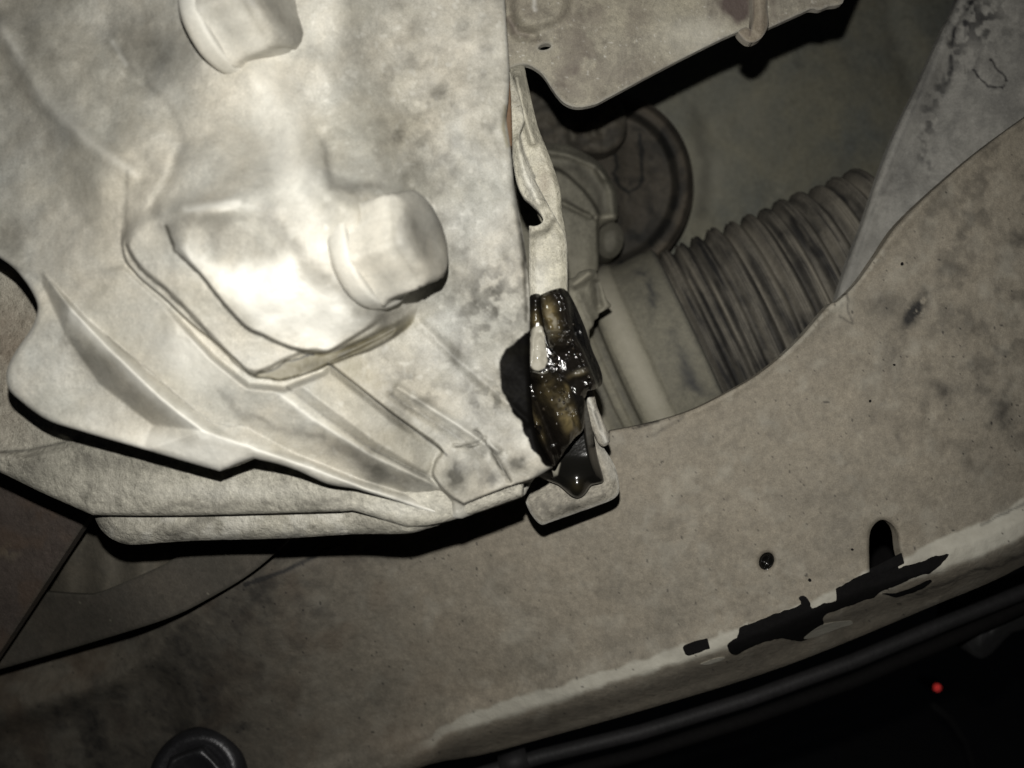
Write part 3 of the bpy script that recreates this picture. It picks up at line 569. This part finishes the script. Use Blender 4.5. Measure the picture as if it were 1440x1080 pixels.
    dirt_shade = dirt_shade + .5 * ridge(X, Y, [(404, 545), (462, 590), (524, 632), (604, 672)], 2.2) + .3 * ridge(w2x, w2y, [(550, 556), (630, 606), (680, 640)], 4)
    pale = .85 * ss(-14, 26, sd(wx, wy, [(250, 350), (330, 375), (400, 352), (450, 395), (515, 455), (455, 492), (375, 470), (320, 430)])) + .75 * ln([(100, 440), (160, 500), (228, 565), (285, 608)], 8) + .6 * ln([(285, 612), (350, 628), (430, 655), (520, 690), (600, 718), (642, 729)], 5) + .65 * blob(wx, wy, 270, 635, 130, 20, 12) \
        + .5 * blob(wx, wy, 260, 500, 60, 30, 40) + .45 * ln([(400, 560), (440, 590), (520, 640), (600, 672)], 5) + .45 * ln([(580, 560), (640, 595), (690, 625)], 6) + .75 * ln([(158, 58), (178, 90)], 4) + .8 * ln([(262, 294), (300, 290), (335, 286)], 5) \
        + .35 * ridge(wx, wy, [(370, 120), (400, 200), (440, 300), (500, 420)], 34) + .3 * ln([(0, 35), (60, 140), (120, 195), (182, 240)], 8) + .28 * ss(.70, .84, fbm(X, Y, 10, 2, 9)) * ss(380, 480, X) + .35 * ss(6, 1, s) + .4 * blob(wx, wy, 740, 600, 22, 30)  # two short streaks and the white boss face are painted highlights
    rust = .42 * blob(wx, wy, 500, 528, 46, 20, 30) + .12 * blob(wx, wy, 560, 620, 80, 40, 35) + .6 * ss(-1, 3, sd(w2x, w2y, P3)) * ss(3, -2, sd(w2x, w2y, P2)) * ss(500, 525, Y + .35 * (X - 380)) + .10 * ss(.45, .7, fbm(X, Y, 80, 3, 6)) + .45 * blob(wx, wy, 500, 488, 90, 8, -24) + .5 * (ridge(X, Y, [(711, 150), (708, 180), (714, 205)], 3)) + .12 * blob(wx, wy, 560, 200, 90, 120)
    return dict(dirt_shade=np.clip(dirt_shade, 0, .92), pale=np.clip(pale, 0, .9), rust=rust, oil=oil)
apoly = curve([(-120, -120, 1), (706, -120, 1), (710, 0), (713, 50), (716, 100), (715, 135), (712, 165), (716, 195), (720, 225), (723, 260), (730, 300), (737, 340), (742, 380), (745, 430), (745, 470), (746, 540), (752, 600), (764, 640), (779, 657, 1),
               (753, 672), (742, 688, 1), (733, 699), (690, 714), (660, 725), (642, 729), (600, 719), (560, 705), (515, 692), (498, 687), (460, 680), (420, 662), (390, 652), (356, 644, 1), (336, 651), (312, 661), (300, 660), (200, 631), (110, 605), (66, 590), (32, 566), (12, 546), (10, 520), (22, 494), (42, 465), (51, 445), (52, 425), (36, 396), (10, 369), (-40, 345), (-120, 335, 1)], 5)
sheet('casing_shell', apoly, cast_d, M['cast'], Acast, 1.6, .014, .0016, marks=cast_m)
# block at the lower right corner standing in front of the flange
def flange_bolt(base, tilt, k, rot):
    """flange bolt on the casing: base centre, axis towards its head, size factor"""
    o = np.array(base); mm = .001 * k
    b = lathe('bolt', o, tilt, [(-6 * mm, 9 * mm), (-3.4 * mm, 12.6 * mm), (-2.6 * mm, 13.3 * mm), (-1.4 * mm, 13.5 * mm), (.8 * mm, 13.5 * mm), (1.9 * mm, 13.3 * mm), (2.3 * mm, 12.8 * mm), (2.5 * mm, 11.2 * mm), (2.6 * mm, 8 * mm), (2.7 * mm, 2 * mm)], M['cast'], Acast, 72, lump=.035,
              marks=lambda V, T: dict(pale=.4 * ss(-4, 0, T / mm), dirt_shade=.5 * ss(2.1, 2.5, T / mm) + .12))
    hx = lathe('hex_head', o, tilt, [(2.2 * mm, 12.2 * mm), (3.6 * mm, 11.3 * mm), (6 * mm, 11.1 * mm), (11.4 * mm, 11.0 * mm), (12.2 * mm, 10.5 * mm), (13.0 * mm, 10.7 * mm), (14.8 * mm, 10.4 * mm), (15.5 * mm, 9.2 * mm), (15.3 * mm, 6 * mm), (15.2 * mm, .001 * mm)], M['cast'], b, 120, hexes={0, 1, 2, 3, 4, 5}, lump=.028, rot=rot, hexcap=1.135,
               marks=lambda V, T: dict(pale=.12 * ss(14, 11, T / mm), dirt_shade=.10 + .28 * ss(12.6, 14, T / mm) + .22 * ss(.4, .7, fbm(V[:, 0] * 9000, V[:, 2] * 9000, 50, 3, 2))))
    return b
def bolt_fix(b):                                             # the head is a child of the bolt: undo the doubled offset
    for c in b.children: pass
b1 = flange_bolt(P(522, 356, .1855), (.89, -.38, .22), .98, .52)
b2 = flange_bolt(P(322, 28, .1895), (.89, -.38, .16), .98, .52)

# ================================================================== UPPER SHIELD (top right plate)
t = thing('heat_shield', 'dusty beige sheet shield with a small oval hole and scalloped lower edge at top centre', 'heat shield', P(900, 40, .25))
upoly = curve([(690, -120, 1), (1236, -120, 1), (1190, -8), (1182, 6), (1166, 9), (1153, 14), (1140, 13), (1128, 18), (1086, 37), (1062, 47), (1040, 44), (960, 82), (860, 135), (836, 147), (812, 151), (794, 145), (780, 130), (764, 106), (752, 96), (740, 91), (728, 92), (716, 96, 1), (690, 96, 1)])
def sh_d(X, Y, s):
    d = .250 + .000010 * (X - 720) + .0012 * (fbm(X, Y, 60, 3, 1) - .5) + .0003 * (fbm(X, Y, 9, 3, 3) - .5)
    d = d - .003 * ss(-4, 16, sd(X, Y, curve([(722, -60), (716, 10), (730, 40), (760, 45), (800, 20), (800, -60)]))) + .002 * ridge(X, Y, [(718, 30), (728, 48), (750, 50)], 8)
    return d - .002 * ss(0, 60, ld(X, Y, [(700, 92), (760, 110), (820, 151), (1200, -20)]))
def sh_m(X, Y, s):
    wx, wy = wob(X, Y, 9, 24, 3); n = fbm(X, Y, 20, 3, 1)
    return dict(dirt_shade=.85 * ss(0, 14, sd(wx, wy, [(1000, -60), (1010, 20), (1030, 40), (1058, 30), (1060, -60)])) + .55 * blob(wx, wy, 815, 70, 34, 70) * ss(.3, .6, n) + .35 * blob(wx, wy, 740, 15, 30, 20) + .3 * ss(.45, .75, fbm(X, Y, 45, 4, 7)) + .5 * ridge(wx, wy, [(716, 26), (724, 42), (742, 50)], 5) + .35 * blob(wx, wy, 900, 20, 18, 20) + .35 * ridge(X, Y, [(1083, -20), (1088, 20)], 4),
                pale=.6 * ridge(wx, wy, [(752, -10), (754, 14)], 3) + .5 * ss(.80, .92, fbm(X, Y, 5, 2, 5)) + .25 * blob(wx, wy, 980, 50, 50, 26) + .3 * ss(4, 0, s))
sheet('shield_plate', upoly, sh_d, M['shield'], t, 1.8, .0022, .0008, marks=sh_m, holes=[curve(ell(766, 66, 9.5, 4.2, -12, 14))])
sheet('strap', curve([(1056, -120, 1), (1082, -120, 1), (1079, 0), (1081, 28), (1078, 42), (1070, 54), (1058, 60), (1048, 57), (1038, 45), (1049, 38), (1056, 42, 1), (1058, 20), (1057, 0)], 5),
      lambda X, Y, s: .2462 - .0015 * ridge(X, Y, [(1070, -120), (1070, 40)], 8) + .0006 * (fbm(X, Y, 12, 2, 3) - .5), M['shield'], t, 1.4, .003, .0008,
      marks=lambda X, Y, s: dict(rust=.35 + 0 * X, dirt_shade=.55 * ridge(X, Y, [(1060, -10), (1060, 22), (1054, 50)], 1.6) + .3 * blob(X, Y, 1050, 47, 8, 6), pale=.4 * ss(3, 0, s)), label='brown rusty strap hooked round the edge of the shield')

# ================================================================== STRIP BRACKET beside the casing
t = thing('strip_bracket', 'narrow twisted steel strip bracket running down the casing edge to the oily clip', 'bracket', P(765, 260, .225))
sheet('back_strip', curve([(716, 96, 1), (724, 93), (736, 92), (741, 112), (749, 148), (757, 180), (765, 200), (778, 234), (788, 268), (790, 295), (795, 325), (797, 345, 1), (775, 335), (752, 290), (728, 210), (720, 150)]),
      lambda X, Y, s: .231 - .0012 * ss(0, 8, s) - .0025 * ridge(X, Y, [(727, 110), (737, 160), (750, 200)], 6) + .0006 * (fbm(X, Y, 14, 3, 2) - .5), M['strip'], t, 1.2, .002, .0006,
      marks=lambda X, Y, s: dict(dirt_shade=.75 * ridge(X, Y, [(737, 172), (733, 180), (731, 190), (736, 214), (752, 250)], 1.8) + .35 * ss(170, 95, Y) + .8 * blob(X, Y, 765, 197, 3), rust=.35 * blob(X, Y, 765, 260, 10, 22)))
sheet('front_strip', curve([(716, 100, 1), (722, 112), (732, 140), (737, 165), (735, 178), (731, 190), (735, 214), (750, 248), (768, 282), (786, 314), (796, 334), (798, 372), (798, 430, 1), (744, 430, 1), (744, 380), (744, 317, 1), (752, 318), (760, 315), (764, 309), (758, 298), (746, 286, 1), (736, 277), (727, 258), (722, 232), (719, 200), (716, 150)], 5),
      lambda X, Y, s: .2235 + .0016 * ss(330, 250, Y) - .0022 * ridge(X, Y, [(728, 200), (738, 245), (758, 285)], 8) + .0014 * ridge(X, Y, [(744, 326), (765, 322), (776, 305)], 7) - .001 * ss(0, 12, s) * ss(300, 330, Y) + .0004 * (fbm(X, Y, 8, 3, 1) - .5), M['strip'], t, 1.1, .0018, .0006,
      marks=lambda X, Y, s: dict(dirt_shade=.5 * ridge(*wob(X, Y, 3, 8, 1), [(746, 332), (766, 326), (778, 308)], 6) + .25 * ss(.5, .7, fbm(X, Y, 12, 3, 2)) + .3 * ss(190, 110, Y), pale=.55 * blob(X, Y, 743, 255, 9, 34, -20) + .4 * blob(X, Y, 758, 395, 14, 30) + .25 * ss(3, 0, s)))
sheet('rusty_edge', curve([(708, 120, 1), (716, 112), (719, 150), (720, 205), (716, 206), (700, 190), (700, 150)]), lambda X, Y, s: .2125 + 0 * X, M['brown'], t, 1.5, .004, .0005, marks=lambda X, Y, s: dict(rust=.8 + 0 * X))

# ================================================================== TAB BRACKET below the clip
t = thing('tab_bracket', 'small dusty steel tab with rounded corners under the dripping oily clip', 'bracket', P(805, 680, .236))
def tab_d(X, Y, s): return .2365 - .0008 * ss(0, 10, s) - .0012 * ridge(X, Y, [(775, 718), (845, 694), (856, 676), (838, 625)], 7) + .0005 * (fbm(X, Y, 12, 3, 3) - .5)
sheet('tab_plate', curve([(735, 690, 1), (738, 703), (744, 718), (752, 730), (762, 738), (775, 734), (812, 721), (851, 707), (866, 699), (871, 688), (869, 670), (862, 650), (848, 628), (838, 608), (832, 580), (826, 540, 1), (760, 600, 1), (735, 660, 1)], 5), tab_d, M['tab'], t, 1.3, .002, .0007,
      marks=lambda X, Y, s: dict(dirt_shade=.6 * blob(*wob(X, Y, 5, 12, 1), 800, 714, 22, 9, -10) + .35 * blob(X, Y, 770, 725, 12, 8) + .25 * ss(.45, .7, fbm(X, Y, 10, 3, 3)), pale=.4 * ss(5, 0, s) + .25 * ridge(X, Y, [(842, 620), (862, 670)], 5)))
sheet('side_tab', curve([(818, 562), (824, 548), (831, 543), (835, 552), (840, 572), (848, 592), (856, 610), (858, 621), (850, 628), (842, 624), (834, 606), (826, 588)], 5),
      lambda X, Y, s: .2315 - .0012 * ridge(X, Y, [(826, 555), (852, 620)], 5) + .001 * ridge(X, Y, [(838, 580), (846, 604)], 3) + 0 * s, M['tab'], t, 1.2, .004, .0008, marks=lambda X, Y, s: dict(dirt_shade=.6 * ridge(X, Y, [(838, 582), (845, 603)], 2.5), pale=.4 * ridge(X, Y, [(826, 556), (852, 622)], 4)))

# ================================================================== OIL-SOAKED CLIP
t = thing('oily_clip', 'black oil-soaked metal clip glistening at the centre with thick oil hanging below it', 'clip', P(790, 540, .212))
def lump(X, Y, a=.0010, sc=9, k=2): return a * (fbm(X, Y, sc * 1.4, 2, k) - .5)
def upper_d(X, Y, s):
    e = sd(X, Y, curve([(790, 395), (798, 425), (806, 465), (822, 500), (836, 535), (842, 560), (880, 560), (860, 400)]))
    d = .2088 + .00006 * (X - 765) + .00002 * (Y - 480) + .0065 * ss(-1, 6, e) - .0012 * ss(0, 8, s) - .0012 * np.exp(-((e + 5) / 4) ** 2)
    d = d + .0016 * ridge(X, Y, [(772, 470), (790, 474), (804, 462)], 5) - .0012 * ridge(X, Y, [(770, 484), (792, 486), (810, 478)], 6) - .0014 * blob(X, Y, 816, 524, 12, 6, -20)
    return d + lump(X, Y, .0016, 9, 4)
def lower_d(X, Y, s):
    u = X - 780 - .42 * (Y - 580)                                  # across the barrel
    d = .2110 + .00006 * (Y - 560) - .0012 * ss(0, 16, s)
    d = d - .0040 * np.exp(-((u - 4) / 15) ** 2) - .0022 * np.exp(-((u + 33) / 6) ** 2) + .0020 * np.exp(-((u + 20) / 5) ** 2) + .0012 * np.exp(-((u - 24) / 4) ** 2)
    d = d - .0016 * ridge(X, Y, [(742, 528), (762, 528), (780, 524), (800, 545)], 6) + .0014 * ridge(X, Y, [(748, 542), (770, 540), (792, 552)], 5)
    return d + lump(X, Y, .0014, 9, 1)
sheet('left_lug', curve([(744, 420), (749, 414), (757, 413), (763, 418), (762, 432), (766, 452), (776, 478), (788, 505), (796, 530), (790, 560), (735, 565), (738, 520), (743, 480), (744, 450)], 5),
      lambda X, Y, s: .2120 - .0016 * ss(0, 9, s) + .0014 * blob(X, Y, 756, 495, 10, 26) + lump(X, Y), M['wet'], t, 1, .004, .0012,
      marks=lambda X, Y, s: dict(pale=.95 * ss(-1, 2, sd(*wob(X, Y, 1.5, 6, 1), curve([(746, 470), (752, 458), (764, 462), (768, 490), (769, 512), (762, 520), (750, 520), (745, 508)]))), rust=.5 * blob(X, Y, 752, 452, 8, 12)))
sheet('upper_lug', curve([(760, 420), (766, 412), (786, 405), (797, 409), (806, 423), (815, 442), (824, 464), (833, 492), (843, 515), (847, 530), (846, 541), (838, 547), (826, 550), (822, 560), (800, 572), (786, 545), (778, 505), (766, 462)], 5),
      upper_d, M['wet'], t, 1, .006, .0014,
      marks=lambda X, Y, s: dict(rust=.95 * blob(X, Y, 775, 446, 9, 22, -15) + .4 * blob(X, Y, 812, 526, 12, 4, -20), pale=.45 * ss(.45, .6, fbm(X, Y, 8, 2, 4)) * blob(X, Y, 776, 452, 11, 14) + .3 * blob(X, Y, 815, 523, 9, 3, -20), dirt_shade=.9 * ss(-2, 3, sd(X, Y, [(792, 400), (798, 425), (806, 465), (822, 500), (836, 535), (842, 560), (880, 560), (860, 400)]))))
sheet('lower_body', curve([(728, 530), (738, 524), (748, 522), (765, 524), (775, 516), (792, 530), (806, 548), (822, 560), (822, 580), (820, 604), (808, 616), (796, 632), (786, 648), (779, 656), (772, 650), (762, 636), (752, 612), (742, 585), (734, 560)], 5),
      lower_d, M['wet'], t, 1, .006, .0018,
      marks=lambda X, Y, s: dict(rust=.9 * blob(X, Y, 800, 588, 11, 30, -24) + .95 * blob(X, Y, 757, 598, 4, 17, -20) + .5 * blob(X, Y, 797, 548, 5, 8) + .25 * blob(X, Y, 770, 550, 14, 20), pale=.30 * blob(X, Y, 795, 570, 8, 14, -30) * ss(.4, .6, fbm(X, Y, 6, 2, 2)), dirt_shade=.7 * ridge(X, Y, [(808, 548), (818, 585), (830, 640)], 7)))
sheet('oil_drip', curve([(752, 668, 1), (770, 640), (785, 600), (800, 560), (822, 552), (828, 575), (834, 606), (840, 640), (846, 662), (849, 676), (842, 680), (832, 682), (827, 688), (822, 695), (814, 700), (805, 698), (795, 690), (785, 682), (770, 676)], 5),
      lambda X, Y, s: .2300 - .0045 * ss(0, 14, s) * ss(690, 640, Y) - .003 * blob(X, Y, 812, 684, 14, 14) + lump(X, Y, .0005, 20), M['oil'], t, 1, .004, .0025, label='thick black oil drip hanging from the clip onto the tab',
      marks=lambda X, Y, s: dict(rust=.5 * blob(X, Y, 812, 684, 10, 9), pale=.8 * ss(-1.5, 1.5, sd(X, Y, [(756, 670), (788, 651), (784, 668), (766, 676)]))))
# small beads of oil on the clip
rb = random.Random(11)
nb = 0
for (bx, by, r) in [(787, 452, 2.0), (802, 478, 2.6), (794, 468, 2.2), (806, 490, 1.8), (798, 484, 1.5), (791, 478, 1.6), (786, 470, 1.4), (812, 498, 1.8), (820, 508, 2.0), (824, 520, 2.2), (800, 500, 1.5), (768, 536, 2.3), (781, 544, 2.4), (787, 552, 2.0), (786, 563, 2.8), (765, 575, 2.6), (745, 582, 2.4), (742, 566, 2.0), (744, 573, 2.4), (776, 560, 1.5), (795, 575, 2.0), (790, 582, 1.6), (778, 500, 2.2), (782, 512, 2.4), (788, 520, 2.0), (774, 488, 1.8), (828, 530, 2.6), (806, 456, 1.8), (748, 590, 2.2), (752, 600, 1.8), (783, 596, 2.2), (792, 566, 3.0), (760, 552, 1.8)]:
    fn = upper_d if by < 525 else lower_d
    dd = float(fn(np.array([float(bx)]), np.array([float(by)]), np.array([14.0]))[0]); rr_ = r * dd / F
    c = P(bx, by, dd); pr = [(-rr_ * .8 * math.cos(a), max(rr_ * math.sin(a), 1e-6)) for a in np.linspace(0.01, math.pi - .01, 9)]
    lathe('oil_bead', c, (rb.uniform(-.2, .2), -1, rb.uniform(-.1, .2)), pr, M['bead'], t, 16)

# ================================================================== BOLT at the bottom edge
t = thing('subframe_bolt', 'dark flanged hex bolt head cut off by the bottom edge of the photo', 'bolt', P(278, 1092, .310))
o = P(278, 1094, .310); k = .001
lathe('washer', o, (.05, -1, .25), [(-9 * k, 18 * k), (0, 18.5 * k), (2 * k, 18 * k), (4.2 * k, 16 * k), (4.6 * k, 14 * k), (3 * k, 11 * k)], M['bolt'], t, 64)
lathe('hex_head', o, (.05, -1, .25), [(1 * k, 11.2 * k), (6 * k, 11 * k), (7.5 * k, 10.4 * k), (7.8 * k, 9.6 * k), (5.5 * k, 7.6 * k), (5 * k, .01 * k)], M['bolt'], t, 72, hexes={0, 1, 2}, rot=.4)

# ================================================================== DARK THINGS BELOW THE CROSSMEMBER
t = thing('brake_pipe', 'thin black pipe running just under the folded crossmember edge', 'pipe', P(1050, 985, .31))
pp = [P(x, y, .325) for x, y in [(480, 1150), (640, 1100), (760, 1064), (900, 1030), (1050, 984), (1200, 930), (1320, 880), (1440, 832), (1600, 765)]]
tube('pipe_run', pp, .0030, M['dark'], t)
tube('pipe_clip', [P(704, 1078, .324), P(742, 1066, .324)], .0042, M['dark'], t)
pp = [P(x, y, .33) for x, y in [(480, 1185), (760, 1096), (900, 1060), (1050, 1012), (1200, 958), (1320, 906), (1440, 852), (1600, 780)]]
tube('hose_run', pp, .0028, M['black'], t)
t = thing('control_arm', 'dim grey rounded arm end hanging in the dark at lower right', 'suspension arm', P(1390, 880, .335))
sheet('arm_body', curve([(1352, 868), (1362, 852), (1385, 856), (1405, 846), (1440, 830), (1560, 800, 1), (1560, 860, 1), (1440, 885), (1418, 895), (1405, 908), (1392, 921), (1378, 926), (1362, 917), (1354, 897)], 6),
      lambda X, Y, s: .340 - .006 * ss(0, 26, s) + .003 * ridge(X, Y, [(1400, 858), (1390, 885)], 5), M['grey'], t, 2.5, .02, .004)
t = thing('rear_lamp', 'tiny glowing red lamp far away in the dark at lower right', 'lamp', P(1318, 967, 1.2))
c = P(1318, 967, 1.2)
def ballp(R): return [(-R * math.cos(a), max(R * math.sin(a), 1e-5)) for a in np.linspace(.01, math.pi - .01, 12)]
lathe('lamp_lens', c, (0, -1, 0), ballp(.0036), emat('red_lamp_glow', (1, .07, .06), .55), t, 24)
lathe('lamp_housing', c + np.array((0, .012, 0)), (0, -1, 0), [(-.03, .001), (-.03, .008), (0, .009), (.002, .007)], M['dark'], t, 24)
t = thing('loose_cable', 'thin dark cable hanging in the shadow at lower right', 'cable', P(1360, 1040, .8))
tube('cable_run', [P(x, y, .8) for x, y in [(1310, 990), (1335, 1010), (1358, 1045), (1372, 1090), (1380, 1160)]], .0022, M['grey'], t)
# ground far below, reached only by the dark
gv = np.array([(-20, -5, -.55), (20, -5, -.55), (20, 40, -.55), (-20, 40, -.55)], float)
g = link_mesh('ground', gv, [np.array([[0, 1, 2, 3]])], M['ground'], None); g['kind'] = 'structure'
